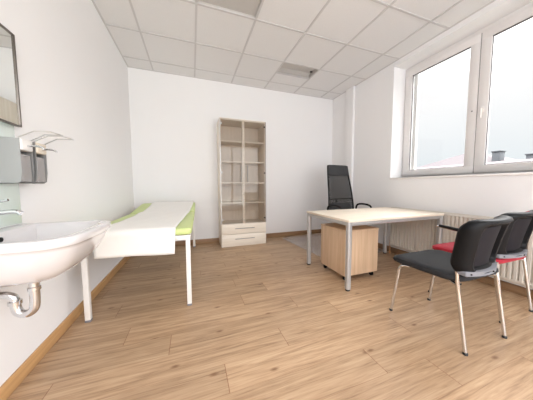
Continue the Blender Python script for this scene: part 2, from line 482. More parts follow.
# ------------------------------------------------------------------ windows
def window(name, y0, y1, plug=True):
    """two sashes between y0 (towards the camera side) and y1"""
    XF = 4.03
    fr = MB()
    f = 0.045
    fr.box(XF+0.012, XF+0.07, y0, y1, OZ0, OZ0+f, 0.004); fr.box(XF+0.012, XF+0.07, y0, y1, OZ1-f, OZ1, 0.004)
    fr.box(XF+0.012, XF+0.07, y0, y0+f, OZ0+f, OZ1-f, 0.004); fr.box(XF+0.012, XF+0.07, y1-f, y1, OZ0+f, OZ1-f, 0.004)
    w = fr.build(name, PVC); struct(w)
    ym = (y0+y1)/2
    for a, b in ((ym+0.003, y1-0.028), (y0+0.028, ym-0.003)):
        z0, z1 = OZ0+0.028, OZ1-0.05
        s = 0.092; st = 0.092
        m = MB()
        m.box(XF-0.008, XF+0.05, a, b, z0, z0+0.085, 0.005); m.box(XF-0.008, XF+0.05, a, b, z1-st, z1, 0.005)
        m.box(XF-0.0082, XF+0.05, a, a+s, z0+0.08, z1-st+0.005, 0.005); m.box(XF-0.0082, XF+0.05, b-s, b, z0+0.08, z1-st+0.005, 0.005)
        sash = m.build('window_sash', PVC, w)
        g = MB(); q = 0.006
        ga, gb, gz0, gz1 = a+s, b-s, z0+0.085, z1-st
        g.box(XF+0.002, XF+0.02, ga-0.002, gb+0.002, gz1-q, gz1+0.002); g.box(XF+0.002, XF+0.02, ga-0.002, gb+0.002, gz0-0.002, gz0+q)
        g.box(XF+0.002, XF+0.02, ga-0.002, ga+q*0.5, gz0, gz1); g.box(XF+0.002, XF+0.02, gb-q*0.5, gb+0.002, gz0, gz1)
        g.build('window_gasket', GASKET, sash, smooth=False)
        MB().box(XF+0.022, XF+0.028, ga-0.01, gb+0.01, gz0-0.01, gz1+0.01).build('window_pane', GLASSW, sash, smooth=False)
    # the dark gap where the two sashes meet
    MB().box(XF+0.0, XF+0.04, ym-0.0028, ym+0.0028, OZ0+0.03, OZ1-0.055).build('window_seal', GASKET, w, smooth=False)
    MB().box(XF+0.075, XF+0.115, y1-0.15, y1-0.02, OZ0+0.01, OZ1-0.06).build('shutter_guide', PVC, w, smooth=False)
    # handle: small oval plate with a short lever pointing down
    h = MB(); h.box(XF-0.016, XF-0.008, ym-0.068, ym-0.040, 1.86, 1.93, 0.004)
    h.tube([(XF-0.012, ym-0.054, 1.90), (XF-0.045, ym-0.054, 1.90)], 0.009)
    h.tube([(XF-0.042, ym-0.054, 1.905), (XF-0.046, ym-0.054, 1.86), (XF-0.044, ym-0.054, 1.80)], 0.008, smooth=1)
    h.build('window_handle', WHITEP, w)
    MB().lathe([(0.007, 0), (0.007, 0.004), (0.0, 0.004)][:2], (XF-0.0125, ym+0.045, 1.905), 12, 'X').build('window_plug', GASKET, w)
    # window board
    MB().box(3.785, XF+0.014, y0-0.0, y1, OZ0-0.022, OZ0, 0.004).build('window_sill', SILLM, w)
    # outside ledge of sheet metal
    MB().box(XF+0.072, 4.22, y0, y1, OZ0-0.01, OZ0+0.004).build('window_ledge', SILVER, w, smooth=False)
    return w
window('window_1', OY0, OY1)

# ------------------------------------------------------------------ outside
struct(MB().box(4.2, 130, -90, 90, -4.2, -4.0).build('street_ground', GROUNDM, smooth=False))
hx, hy, hz = 20.0, 5.6, 3.45
house = thing('neighbour_house', 'neighbouring building with a pale pink hipped roof seen through the window', 'building', (hx, hy, -4))
mb = MB()
bz = -0.5+4; ax, ay = 8.0, 10.0
pts = [Vector((-ax, -ay, bz)), Vector((ax, -ay, bz)), Vector((ax, ay, bz)), Vector((-ax, ay, bz))]
low = [p-Vector((0, 0, 0.15)) for p in pts]
top = mb.bm.verts.new((0, 0, hz+4))
A = [mb.bm.verts.new(p) for p in pts]; B = [mb.bm.verts.new(p) for p in low]
for k in range(4):
    mb.bm.faces.new((A[k], A[(k+1) % 4], top)); mb.bm.faces.new((B[k], B[(k+1) % 4], A[(k+1) % 4], A[k]))
mb.bm.faces.new(list(reversed(B)))
mb.build('roof', ROOFT, house, smooth=False)
mb = MB(); mb.box(-ax+0.6, ax-0.6, -ay+0.6, ay-0.6, 0, bz-0.1)
mb.build('wall', RENDER_, house, smooth=False)
for y0_, y1_, zt in ((-2.42, -2.07, 7.04), (-3.95, -3.44, 6.69)):
    ch = MB(); ch.box(-2.2, -1.7, y0_, y1_, zt-0.9, zt-0.06, 0.01); ch.box(-2.24, -1.66, y0_-0.04, y1_+0.04, zt-0.06, zt, 0.01)
    ch.build('chimney', RENDER_, house)
low_ = thing('low_annex', 'lower flat building in front of the neighbouring hipped roof', 'building', (9.6, 0.2, -4))
mb = MB(); mb.box(-2.0, 2.0, -9.0, 2.2, 0, 5.45); mb.build('wall', RENDER_, low_, smooth=False)
mb = MB()
mb.prism([(-2.3, 5.42), (2.3, 5.42), (2.3, 5.5), (0, 5.75), (-2.3, 5.5)], 'Y', -9.3, 2.5); mb.build('roof', ROOFT, low_, smooth=False)

# ------------------------------------------------------------------ recessed ceiling lights
def luminaire(l, label):
    x0, x1, y0, y1 = l
    cx, cy = (x0+x1)/2, (y0+y1)/2
    t = thing('recessed_ceiling_light', label, 'ceiling light', (cx, cy, RH), 0.0, 'recessed ceiling lights')
    hxw, hyw = (x1-x0)/2-0.012, (y1-y0)/2-0.012
    D = 0.062 if hyw < 0.2 else 0.024
    mb = MB()
    mb.box(-hxw, hxw, -hyw, hyw, D, D+0.008); mb.box(-hxw, -hxw+0.004, -hyw, hyw, 0.012, D); mb.box(hxw-0.004, hxw, -hyw, hyw, 0.012, D)
    mb.box(-hxw, hxw, -hyw, -hyw+0.004, 0.012, D); mb.box(-hxw, hxw, hyw-0.004, hyw, 0.012, D)
    mb.build('housing', LAMPIN, t, smooth=False)
    if hyw < 0.2:
        mb = MB()
        mb.prism([(hyw-0.060, D-0.002), (hyw-0.030, 0.030), (hyw-0.006, 0.030), (hyw-0.006, D-0.002)], 'X', -hxw+0.01, hxw-0.02)
        mb.build('reflector', LAMPIN, t, smooth=False)
    mb = MB(); mb.box(hxw-0.050, hxw-0.010, 0.02, 0.045, D-0.020, D-0.001, 0.003)
    mb.build('lamp_holder', LAMPDK, t)
    return t
luminaire(LIGHTS[0], 'narrow recessed ceiling light, unlit, near the back wall')
luminaire(LIGHTS[1], 'square recessed ceiling light, unlit, at the top edge of the photo')

# ------------------------------------------------------------------ tall glass cabinet
cab = thing('display_cabinet', 'tall pale maple cabinet with two glass doors and two drawers against the back wall', 'cabinet', (1.335, -0.385, 0))
Wc, Dc, Hc = 0.79, 0.383, 2.145
s = 0.019
MB().box(0, s, 0, Dc, 0, Hc, 0.001).build('side_panel', MAPLE_Z, cab)
MB().box(Wc-s, Wc, 0, Dc, 0, Hc, 0.001).build('side_panel', MAPLE_Z, cab)
MB().box(s, Wc-s, 0, Dc, Hc-0.03, Hc, 0.001).build('top_panel', MAPLE_X, cab)
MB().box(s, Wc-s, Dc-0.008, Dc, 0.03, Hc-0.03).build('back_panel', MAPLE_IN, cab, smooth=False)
MB().box(s, Wc-s, 0.004, 0.02, 0, 0.032).build('plinth', MAPLE_X, cab, smooth=False)
MB().box(s, Wc-s, 0.024, Dc-0.008, 0.375, 0.395).build('bottom_panel', MAPLE_X, cab, smooth=False)
MB().box(Wc/2-0.022, Wc/2+0.022, 0.0215, 0.04, 0.395, Hc-0.03, 0.001).build('centre_post', MAPLE_Z, cab)
for z in (0.745, 1.090, 1.445, 1.785):
    MB().box(s+0.001, Wc-s-0.001, 0.045, Dc-0.008, z-0.011, z+0.011, 0.001).build('shelf', MAPLE_X, cab)
for k, (z0, z1) in enumerate(((0.036, 0.212), (0.218, 0.388))):
    dr = MB().box(0.004, Wc-0.004, -0.018, -0.001, z0, z1, 0.002).build('drawer', MAPLE_X, cab)
    zc = (z0+z1)/2+0.012
    h = MB(); h.tube([(0.225, -0.045, zc), (Wc-0.225, -0.045, zc)], 0.006, 8)
    for x in (0.26, Wc-0.26): h.tube([(x, -0.018, zc), (x, -0.045, zc)], 0.004, 8)
    h.build('drawer_handle', HANDLEM, dr)
for sx in (0, 1):
    a, b = (0.004, Wc/2-0.0025) if sx == 0 else (Wc/2+0.0025, Wc-0.004)
    dr = MB().box(a, b, -0.012, -0.007, 0.394, Hc-0.012).build('glass_door', GLASSC, cab, smooth=False)
    x = Wc/2-0.055 if sx == 0 else Wc/2+0.055
    h = MB(); h.tube([(x, -0.04, 1.10), (x, -0.04, 1.385)], 0.0065, 8)
    for z in (1.13, 1.355): h.tube([(x, -0.013, z), (x, -0.04, z)], 0.005, 8)
    h.build('door_handle', HANDLEM, dr)
    xe = a+0.022 if sx == 0 else b-0.022
    for z in (0.47, 1.26, 2.05):
        MB().lathe([(0.013, -0.016), (0.013, -0.0045)], (xe, 0, z), 12, 'Y').build('hinge', BLACKP if sx else SILVER, dr)
    rx = b if sx else a
    MB().box(rx-0.003, rx+0.003, -0.013, -0.006, 0.394, Hc-0.012).build('edge_seal', DARKMETAL if sx else SILVER, dr, smooth=False)

# ------------------------------------------------------------------ treatment couch and its sheet
BZ = 0.683
bed = thing('treatment_couch', 'lime green treatment couch on white metal legs along the left wall', 'couch', (0.115, -1.98, 0), -radians(1.76))
BWd, BLn = 0.80, 1.90     # pad size
X0 = -0.035; Y0b = -0.03; HG = 1.17   # hinge
def bed_z(y):
    if y < HG: return BZ
    t = (y-HG)/(BLn-HG)
    return BZ+0.085*t
def pad(name, ya, yb):
    n = 8
    m = MB()
    rings = []
    ya_, yb_ = ya, yb
    def outline(k):   # rounded rect shrinking
        out = []
        for (x, y) in rr(BWd-2*k, (yb_-ya_)-2*k, max(0.012, 0.05-k), 6, X0+BWd/2, (ya_+yb_)/2):
            out.append((x, y))
        return out
    prof = [(0.05, -0.052), (0.006, -0.052), (0.0, -0.044), (0.0, -0.016), (0.005, -0.006), (0.016, 0.0), (0.06, 0.003), (0.20, 0.005)]
    for k, dz in prof:
        rings.append([Vector((x, y, bed_z(max(Y0b, y))+dz)) for x, y in outline(k)])
    m.loops(rings)
    return m.build(name, GREENV, bed)
pad('seat_pad', Y0b, HG-0.006)
pad('head_pad', HG+0.006, BLn-0.02)
mb = MB()
fz0, fz1 = BZ-0.100, BZ-0.060
mb.box(-0.02, 0.02, 0, 1.82, fz0, fz1, 0.004); mb.box(0.712, 0.752, 0, 1.82, fz0, fz1, 0.004)
mb.box(-0.02, 0.752, -0.02, 0.02, fz0, fz1, 0.004); mb.box(-0.02, 0.752, 1.80, 1.84, fz0, fz1, 0.004)
mb.box(-0.02, 0.752, HG-0.02, HG+0.02, fz0, fz1, 0.004)
mb.build('frame', WHITEM, bed)
MB().box(0.0, 0.73, 0.0, HG-0.03, fz1, BZ-0.053).build('pad_board', BLACKR, bed, smooth=False)
for x in (0.0, 0.732):
    for y in (0.0, 1.82):
        lg = MB().box(x-0.018, x+0.018, y-0.018, y+0.018, 0.012, fz0+0.01, 0.003).build('leg', WHITEM, bed)
        MB().box(x-0.019, x+0.019, y-0.019, y+0.019, 0.0, 0.02, 0.004).build('foot_cap', GREYS, lg)
# headrest support
for x in (0.12, 0.61):
    MB().tube([(x, HG+0.04, fz1), (x, BLn-0.12, bed_z(BLn-0.12)-0.058)], 0.010, 8).build('headrest_support', WHITEM, bed)

sheet = MB()
def sheet_pt(i, j):
    # j along the couch from the head end, then down over the foot end
    Ls = BLn-0.03-Y0b; drop = 0.185
    tot = Ls+drop+0.02
    sl = j*tot
    xl = 0.140-0.062*max(0, (sl/tot)); xr = 0.745-0.115*(sl/tot)
    y = BLn-0.035-sl
    wav = 0.004*sin(7*i+1.3*sl*5)*sin(3*sl+i*2)
    if sl < Ls-0.02:
        z = bed_z(y)+0.011+abs(wav)+0.012*(1-i)*max(0, 1-y/0.5)*min(1, max(0, y)/0.05+0.5)
        x = xl+(xr-xl)*i
        if y > HG-0.3 and i < 0.25: z += 0.012*(1-i/0.25)*max(0, sin((y-HG+0.3)*9))
        yy = y
    else:
        q = sl-(Ls-0.02)
        R = 0.02
        if q < R*pi/2:
            a = q/R; yy = Y0b+0.02-0.026-R*sin(a)+0.012; z = BZ+0.011-R*(1-cos(a))
            yy = Y0b+0.014-R*sin(a)*1.3
        else:
            yy = Y0b-0.012-0.010*sin(9*i+0.6)*min(1, (q-R)/0.15)*0.6-0.006; z = BZ+0.011-R-(q-R*pi/2)
        z += 0.022*(1-i)*min(1, max(0, q-0.03)/0.12)
        x = xl+(xr-xl)*i
    return Vector((x, yy, z))
sheet.grid(sheet_pt, 24, 90)
so = sheet.build('draped_sheet', SHEETM)
so.location = (0.115, -1.98, 0); so.rotation_euler = (0, 0, -radians(1.76))
solidify(so, 0.003, 1)
tag(so, 'white cotton sheet laid over the green couch and hanging over its near end', 'sheet')

# ------------------------------------------------------------------ wash basin
SY0, SY1, SXF, SZ = -2.90, -2.365, 0.428, 0.836
sink = thing('wash_basin', 'white ceramic wash basin hung on the left wall', 'sink', (0, (SY0+SY1)/2, 0))
def basin_ring(k, z, rnd=0.10, bow=0.02, x0=0.0, dx=0.0, wide=0.0):
    """outline of the basin: straight at the wall, rounded at the front"""
    hw = (SY1-SY0)/2-k; xf = SXF-k
    P = []
    r = max(0.015, rnd-k*0.6)
    n = 8
    P.append((x0, -hw)); 
    for m_ in range(1, 4): P.append((x0+(xf-r-x0)*m_/4, -hw))
    for q in range(n+1):
        a = -pi/2+pi/2*q/n; P.append((xf-r+r*cos(a), -hw+r+r*sin(a)))
    for m_ in range(1, 6):
        P.append((xf, -hw+r+(2*hw-2*r)*m_/6))
    for q in range(n+1):
        a = pi/2*q/n; P.append((xf-r+r*cos(a), hw-r+r*sin(a)))
    for m_ in range(1, 4): P.append((x0+(xf-r-x0)*(4-m_)/4, hw))
    P.append((x0, hw))
    for m_ in range(1, 6): P.append((x0, hw-2*hw*m_/6))
    out = []
    for x, y in P:
        if wide and y > 0: y = y*(hw+wide)/hw
        bx = bow*(1-(y/max(hw, 0.01))**2)*max(0, x)/SXF
        out.append(Vector((x+bx+dx, y, z)))
    return out
def lerp_ring(A, B, t, z): return [Vector((a.x*(1-t)+b.x*t, a.y*(1-t)+b.y*t, z)) for a, b in zip(A, B)]
outer = basin_ring(0.0, SZ)
def ell(cx, cy, rx_, ry_, z, ref):
    # small loop with the same point count, matched by direction
    c = Vector((sum(p.x for p in ref)/len(ref), sum(p.y for p in ref)/len(ref), 0))
    out = []
    for p in ref:
        a = math.atan2((p.y-c.y)/0.265, (p.x-c.x)/0.22)
        out.append(Vector((cx+rx_*cos(a), cy+ry_*sin(a), z)))
    return out
small = ell(0.195, -0.02, 0.035, 0.035, 0, outer)
inner = basin_ring(0.052, SZ, x0=0.075, wide=0.026)
drain = ell(0.215, -0.02, 0.024, 0.024, 0, inner)
rings = []
rings.append(lerp_ring(outer, small, 1.0, 0.622))
for t, z in ((0.85, 0.622), (0.62, 0.634), (0.42, 0.660), (0.25, 0.698), (0.13, 0.748), (0.07, 0.782), (0.05, 0.796)):
    rings.append(lerp_ring(outer, small, t, z))
rings.append(basin_ring(0.004, 0.799)); rings.append(basin_ring(0.0, 0.803)); rings.append(basin_ring(-0.001, SZ-0.008)); rings.append(basin_ring(0.003, SZ-0.002)); rings.append(basin_ring(0.009, SZ))
rings.append(basin_ring(0.046, SZ-0.002, x0=0.066, wide=0.024)); rings.append(basin_ring(0.053, SZ-0.006, x0=0.074, wide=0.026))
for t, z in ((0.05, SZ-0.03), (0.14, SZ-0.075), (0.30, SZ-0.115), (0.55, SZ-0.135), (0.85, SZ-0.143), (1.0, SZ-0.146)):
    rings.append(lerp_ring(inner, drain, t, z))
mb = MB(); mb.loops(rings)
mb.build('basin', CERAMIC, sink, angle=60)
MB().lathe([(0.003, SZ-0.1455), (0.026, SZ-0.1455), (0.028, SZ-0.142), (0.018, SZ-0.140), (0.002, SZ-0.140)], (0.215, -0.02, 0), 20).build('drain', CHROME, sink)
MB().lathe([(0.011, 0.0), (0.011, 0.008)], (0.088, -0.02, SZ-0.030), 14, 'X').build('overflow_hole', BLACKP, sink)
# trap
PY = -0.02
xa, xb, zo = 0.192, 0.122, 0.556
mb = MB()
mb.tube([(xa, PY, 0.640), (xa, PY, 0.535)], 0.0165, 16)
mb.tube([(xa, PY, 0.60), (xa, PY, 0.50), (xa-0.008, PY, 0.466), ((xa+xb)/2, PY, 0.452), (xb+0.008, PY, 0.466), (xb, PY, 0.495), (xb, PY, 0.520)], 0.0180, 16, smooth=2)
mb.tube([(xb, PY, 0.51), (xb-0.002, PY, 0.540), (xb-0.020, PY, zo-0.003), (xb-0.05, PY, zo), (0.005, PY, zo)], 0.016, 16, smooth=2)
mb.build('trap', CHROME, sink)
MB().lathe([(0.019, -0.010), (0.0225, -0.008), (0.0225, 0.008), (0.019, 0.010)], (xa, PY, 0.570), 16).build('trap_nut', CHROME, sink)
MB().lathe([(0.018, -0.009), (0.0230, -0.008), (0.0230, 0.008), (0.018, 0.009)], (xb, PY, 0.515), 16).build('trap_nut', CHROME, sink)
MB().lathe([(0.035, 0.0), (0.032, 0.006), (0.018, 0.009)], (0.0, PY, zo), 20, 'X').build('wall_rosette', CHROME, sink)
# tap
tap = thing('basin_tap', 'chrome single lever tap on the back ledge of the wash basin', 'tap', (0.034, -2.625, SZ-0.001))
mb = MB(); mb.lathe([(0.025, 0), (0.025, 0.008), (0.020, 0.012), (0.019, 0.085), (0.021, 0.105), (0.014, 0.115)], (0, 0, 0), 20)
mb.build('tap_body', CHROME, tap)
mb = MB(); mb.tube([(0.0, 0, 0.082), (0.06, 0, 0.090), (0.105, 0.0, 0.092), (0.118, 0.0, 0.082)], [0.013, 0.011, 0.010, 0.011], 14, smooth=2)
mb.build('spout', CHROME, tap)
mb = MB(); mb.tube([(0.0, 0, 0.115), (0.03, 0, 0.135), (0.078, 0, 0.145)], [0.010, 0.007, 0.006], 12, smooth=1)
mb.build('lever', CHROME, tap)

# splash panel and mirror
sp = MB().box(0.0, 0.006, -3.02, -2.372, SZ+0.004, 1.42, 0.001).build('splashback', SPLASH)
tag(sp, 'pale mint glass splashback panel on the wall above the basin', 'splashback')
mir = thing('wall_mirror', 'mirror with a thin dark metal frame above the basin', 'mirror', (0, -2.70, 1.362))
hh, y0m, y1m = 0.483, -0.36, 0.355
mb = MB(); mb.box(0.0075, 0.018, y0m+0.004, y1m-0.004, 0.004, hh-0.004); mb.build('mirror_glass', MIRROR, mir, smooth=False)
mb = MB(); f = 0.009
mb.box(0.0066, 0.024, y0m, y1m, 0, f, 0.002); mb.box(0.0066, 0.024, y0m, y1m, hh-f, hh, 0.002)
mb.box(0.0066, 0.024, y0m, y0m+f, 0, hh, 0.002); mb.box(0.0066, 0.024, y1m-f, y1m, 0, hh, 0.002)
mb.build('mirror_frame', DARKMETAL, mir)

# soap dispensers
def dispenser(yc, label, head, bottle):
    t = thing('soap_dispenser', label, 'dispenser', (0.0065, yc, 1.055), group='elbow lever dispensers beside the mirror')
    hw = 0.044
    m = MB()
    # folded aluminium bracket: back plate and two cheeks, their lower edge rising to the front
    m.box(0, 0.003, -hw, hw, 0.0, 0.225)
    cheek = [(0.0, 0.0), (0.070, 0.0), (0.088, 0.010), (0.094, 0.060), (0.094, 0.223), (0.0, 0.225)]
    for y in (-hw, hw-0.002): m.prism(cheek, 'Y', y, y+0.002)
    m.box(0, 0.080, -hw, hw, 0.0, 0.003)
    m.build('bracket', ALU, t, smooth=False)
    m = MB(); m.box(0.02, 0.090, -hw+0.012, hw-0.004, 0.006, 0.150, 0.012, 3)
    m.tube([(0.055, 0, 0.15), (0.055, 0, 0.172)], 0.015, 12)
    m.build('bottle', bottle, t)
    m = MB(); m.box(0.030, 0.100, -hw+0.003, hw-0.003, 0.166, 0.224, 0.008, 3)
    m.build('pump_head', head, t)
    m = MB(); m.tube([(0.095, 0.0, 0.190), (0.135, 0.0, 0.194), (0.160, 0.0, 0.186), (0.162, 0, 0.178)], 0.0055, 10, smooth=1)
    m.build('nozzle', CHROME, t)
    m = MB(); z = 0.226
    m.tube([(0.090, -hw, z), (0.150, -hw+0.004, z+0.034), (0.212, -hw+0.008, z+0.036), (0.238, -hw+0.030, z+0.030), (0.238, hw-0.030, z+0.030), (0.212, hw-0.008, z+0.036), (0.150, hw-0.004, z+0.034), (0.090, hw, z)], 0.0028, 8)
    m.build('elbow_lever', STEEL, t)
    return t
dispenser(-2.466, 'wall soap dispenser with elbow lever, the one nearer the mirror, white pump head', WHITEP, BOTTLE)
d2 = dispenser(-2.356, 'wall soap dispenser with elbow lever, the one nearer the couch, cream pump head', CREAMP, BOTTLE)

# ------------------------------------------------------------------ desk
DX0, DX1, DY0, DY1, DZ = 2.292, 3.672, -2.298, -1.512, 0.708
desk = thing('office_desk', 'pale maple desk with silver metal legs in front of the radiator', 'desk', ((DX0+DX1)/2, (DY0+DY1)/2, 0))
hx_, hy_ = (DX1-DX0)/2, (DY1-DY0)/2
MB().box(-hx_, hx_, -hy_, hy_, DZ-0.025, DZ, 0.003).build('tabletop', DESKW, desk)
mb = MB(); L_ = 0.05
zr0, zr1 = DZ-0.060, DZ-0.027
mb.box(-hx_+0.008, hx_-0.008, -hy_+0.008, -hy_+0.033, zr0, zr1, 0.002); mb.box(-hx_+0.008, hx_-0.008, hy_-0.033, hy_-0.008, zr0, zr1, 0.002)
mb.box(-hx_+0.008, -hx_+0.033, -hy_+0.033, hy_-0.033, zr0, zr1, 0.002); mb.box(hx_-0.033, hx_-0.008, -hy_+0.033, hy_-0.033, zr0, zr1, 0.002)
mb.build('frame', SILVER, desk)
for sx in (-1, 1):
    for sy in (-1, 1):
        x, y = sx*(hx_-0.027), sy*(hy_-0.027)
        lg = MB().prism(rr(0.048, 0.048, 0.014, 4, x, y), 'Z', 0.018, DZ-0.026).build('leg', SILVER, desk)
        MB().lathe([(0.020, 0.0), (0.022, 0.004), (0.022, 0.016), (0.018, 0.019)], (x, y, 0), 16).build('foot', BLACKR, lg)

# ------------------------------------------------------------------ rolling drawer pedestal
ped = thing('drawer_pedestal', 'light beech rolling drawer pedestal under the desk', 'drawer unit', (2.638, -1.892, 0))
w2, d2_ = 0.228, 0.224
mb = MB(); mb.box(-w2, w2, -d2_, d2_-0.02, 0.060, 0.540, 0.002)
mb.build('body', BEECH, ped)
BEECHX = wood('beech_top', (0.40, 0.24, 0.13), (0.52, 0.33, 0.19), 'X', 0.45, 13, 2.2)
MB().box(-w2-0.003, w2+0.003, -d2_-0.003, d2_, 0.540, 0.560, 0.002).build('top_panel', BEECH, ped)
for z0, z1 in ((0.065, 0.295), (0.300, 0.415), (0.420, 0.535)):
    dr = MB().box(-w2+0.003, w2-0.003, d2_-0.019, d2_-0.001, z0, z1, 0.002).build('drawer', BEECH, ped)
    zc = (z0+z1)/2
    m = MB(); m.tube([(-0.06, d2_+0.018, zc), (0.06, d2_+0.018, zc)], 0.005, 8)
    for x in (-0.05, 0.05): m.tube([(x, d2_-0.002, zc), (x, d2_+0.018, zc)], 0.004, 8)
    m.build('drawer_handle', SILVER, dr)
for sx in (-1, 1):
    for sy in (-1, 1):
        x, y = sx*(w2-0.04), sy*(d2_-0.045)
        m = MB(); m.lathe([(0.021, -0.012), (0.023, -0.008), (0.023, 0.008), (0.021, 0.012)], (x, y, 0.023), 18, 'X')
        m.box(x-0.018, x+0.018, y-0.018, y+0.018, 0.040, 0.061, 0.004)
        m.build('caster', BLACKP, ped)

# ------------------------------------------------------------------ floor mat
fm = MB().prism(rr(1.12, 1.42, 0.05, 6, 0, 0), 'Z', 0, 0.003).build('chair_mat', CLEARMAT, smooth=False)
fm.location = (3.15, -0.80, 0.0005); fm.rotation_euler = (0, 0, radians(4.0))
tag(fm, 'clear plastic floor mat under the office chair', 'floor mat')

# ------------------------------------------------------------------ office chair
oc = thing('office_chair', 'black high-back office chair with mesh back and padded headrest behind the desk', 'office chair', (3.318, -1.12, 0.0045), radians(180+4))
# local: sitter looks along +Y, so rotate by 180 deg to look at the desk
BR = -0.20
def oc_back(u, z, off):
    """point on the backrest, u in -1..1 across, z height, off outwards (front +)"""
    hw = 0.276-0.062*max(0, min(1, (z-0.60)/0.78))
    if z < 0.62: hw -= 0.02*(0.62-z)/0.15
    y = BR-0.10*((z-0.45)/0.95)+0.03*(u*u)+0.02*sin((z-0.45)*5.0)
    return Vector((u*hw, y+off, z))
m = MB()
for sgn in (-1, 1):
    m.tube([oc_back(sgn, 0.47+0.9*i/14, 0) for i in range(15)], 0.013, 10)
m.tube([oc_back(-1+2*i/10, 1.37, 0) for i in range(11)], 0.013, 10)
m.tube([oc_back(-1+2*i/10, 0.47, 0) for i in range(11)], 0.013, 10)
m.tube([oc_back(-1+2*i/10, 0.80, -0.035*(1-(-1+2*i/10)**2)-0.005) for i in range(11)], 0.012, 10)
m.build('back_frame', BLACKP, oc)
m = MB(); m.grid(lambda i, j: oc_back(-0.99+1.98*i, 0.475+0.74*j, 0.0), 14, 20)
o_ = m.build('back_mesh', MESHF, oc); solidify(o_, 0.002, 0)
# lumbar cushion and back spine behind the mesh
m = MB()
rg = []
for k, off in ((0.05, -0.02), (0.8, -0.02), (0.97, -0.01), (1.0, 0.0), (0.97, 0.012), (0.8, 0.022), (0.05, 0.028)):
    rg.append([oc_back(p[0]*k/0.27*0.92, 0.62+p[1]*k, off-0.01) for p in rr(0.50, 0.24, 0.06, 5)])
m.loops(rg); m.build('lumbar_pad', LEATHER, oc)
m = MB(); m.tube([(0, -0.16, 0.42), (0, -0.30, 0.46), (0, -0.305, 0.62), (0, -0.30, 0.80)], [0.028, 0.026, 0.022, 0.016], 12, smooth=2)
m.build('back_bracket', BLACKP, oc)
# headrest pad
m = MB(); rg = []
for k, off in ((0.03, -0.022), (0.8, -0.022), (0.95, -0.018), (1.0, -0.004), (1.0, 0.012), (0.95, 0.030), (0.8, 0.038), (0.4, 0.042), (0.03, 0.043)):
    rg.append([oc_back(p[0]*k/0.218, 1.295+p[1]*k, off) for p in rr(0.44, 0.19, 0.045, 5)])
m.loops(rg); m.build('headrest', LEATHER, oc)
# seat
m = MB(); rg = []
for k, z in ((0.05, 0.448), (0.86, 0.448), (0.97, 0.460), (1.0, 0.480), (0.985, 0.502), (0.92, 0.515), (0.7, 0.522), (0.05, 0.520)):
    rg.append([Vector((p[0]*k, 0.03+p[1]*k, z-0.02*max(0, p[1]*k/0.24-0.6))) for p in rr(0.52, 0.47, 0.09, 6)])
m.loops(rg); m.build('seat', LEATHER, oc)
for sgn in (-1, 1):
    m = MB()
    m.tube([(sgn*0.20, -0.12, 0.455), (sgn*0.29, -0.13, 0.455), (sgn*0.315, -0.15, 0.56), (sgn*0.315, -0.15, 0.69), (sgn*0.315, -0.06, 0.722), (sgn*0.315, 0.10, 0.715), (sgn*0.315, 0.17, 0.68), (sgn*0.312, 0.16, 0.56), (sgn*0.29, 0.10, 0.455), (sgn*0.20, 0.09, 0.455)], 0.015, 10, smooth=2)
    m.build('armrest', BLACKP, oc)
m = MB(); m.box(-0.12, 0.12, -0.17, 0.12, 0.415, 0.450, 0.01)
m.lathe([(0.028, 0.24), (0.028, 0.36), (0.022, 0.362), (0.022, 0.42)], (0, 0, 0), 16)
m.lathe([(0.045, 0.075), (0.045, 0.11), (0.036, 0.13), (0.036, 0.25), (0.030, 0.255)], (0, 0, 0), 16)
m.build('gas_column', BLACKP, oc)
for k in range(5):
    a = radians(90+72*k+20)
    m = MB(); c_, s_ = cos(a), sin(a)
    m.tube([(0.03*c_, 0.03*s_, 0.100), (0.16*c_, 0.16*s_, 0.088), (0.295*c_, 0.295*s_, 0.066)], [0.026, 0.022, 0.016], 10)
    lg = m.build('leg', BLACKP, oc)
    m = MB()
    m.lathe([(0.022, -0.022), (0.026, -0.016), (0.026, 0.016), (0.022, 0.022)], (0.30*c_, 0.30*s_, 0.026), 16, 'X')
    m.tube([(0.295*c_, 0.295*s_, 0.040), (0.295*c_, 0.295*s_, 0.070)], 0.010, 8)
    m.build('caster', BLACKP, lg)

# ------------------------------------------------------------------ radiator
RY0, RY1, RZ0, RZ1, RXF = -3.38, -1.575, 0.125, 0.715, 3.700
rad = thing('wall_radiator', 'cream ribbed panel radiator on the wall under the window', 'radiator', (RXF, (RY0+RY1)/2, RZ0))
hl = (RY1-RY0)/2; rh = RZ1-RZ0
m = MB()
per = 0.04; nrib = int(round((2*hl-0.02)/per))
prof = []
y = -hl+0.01
for k in range(nrib):
    y0_ = -hl+0.01+k*(2*hl-0.02)/nrib; p_ = (2*hl-0.02)/nrib
    prof += [(0.000, y0_+p_*0.06), (0.000, y0_+p_*0.52), (0.016, y0_+p_*0.66), (0.016, y0_+p_*0.94)]
def ribrow(z, kx): return [Vector((x*kx, yy, z)) for x, yy in prof]
rows = [ribrow(0.004, 0.0), ribrow(0.030, 0.0), ribrow(0.040, 1.0), ribrow(rh-0.040, 1.0), ribrow(rh-0.028, 0.0), ribrow(rh-0.006, 0.0)]
R_ = [[m.bm.verts.new(p) for p in row] for row in rows]
m.bridge(R_, close=False)
fp = m.build('front_panel', RADM, rad, angle=30); solidify(fp, 0.004, 0)
m = MB(); m.box(0.055, 0.060, -hl+0.01, hl-0.01, 0.004, rh-0.006); m.build('rear_panel', RADM, rad, smooth=False)
MB().box(-0.003, 0.066, -hl, -hl+0.012, 0.0, rh, 0.002).build('side_cover', RADM, rad)
MB().box(-0.003, 0.066, hl-0.012, hl, 0.0, rh, 0.002).build('side_cover', RADM, rad)
m = MB(); m.box(-0.002, 0.008, -hl, hl, rh-0.008, rh, 0.002); m.box(0.056, 0.066, -hl, hl, rh-0.008, rh, 0.002)
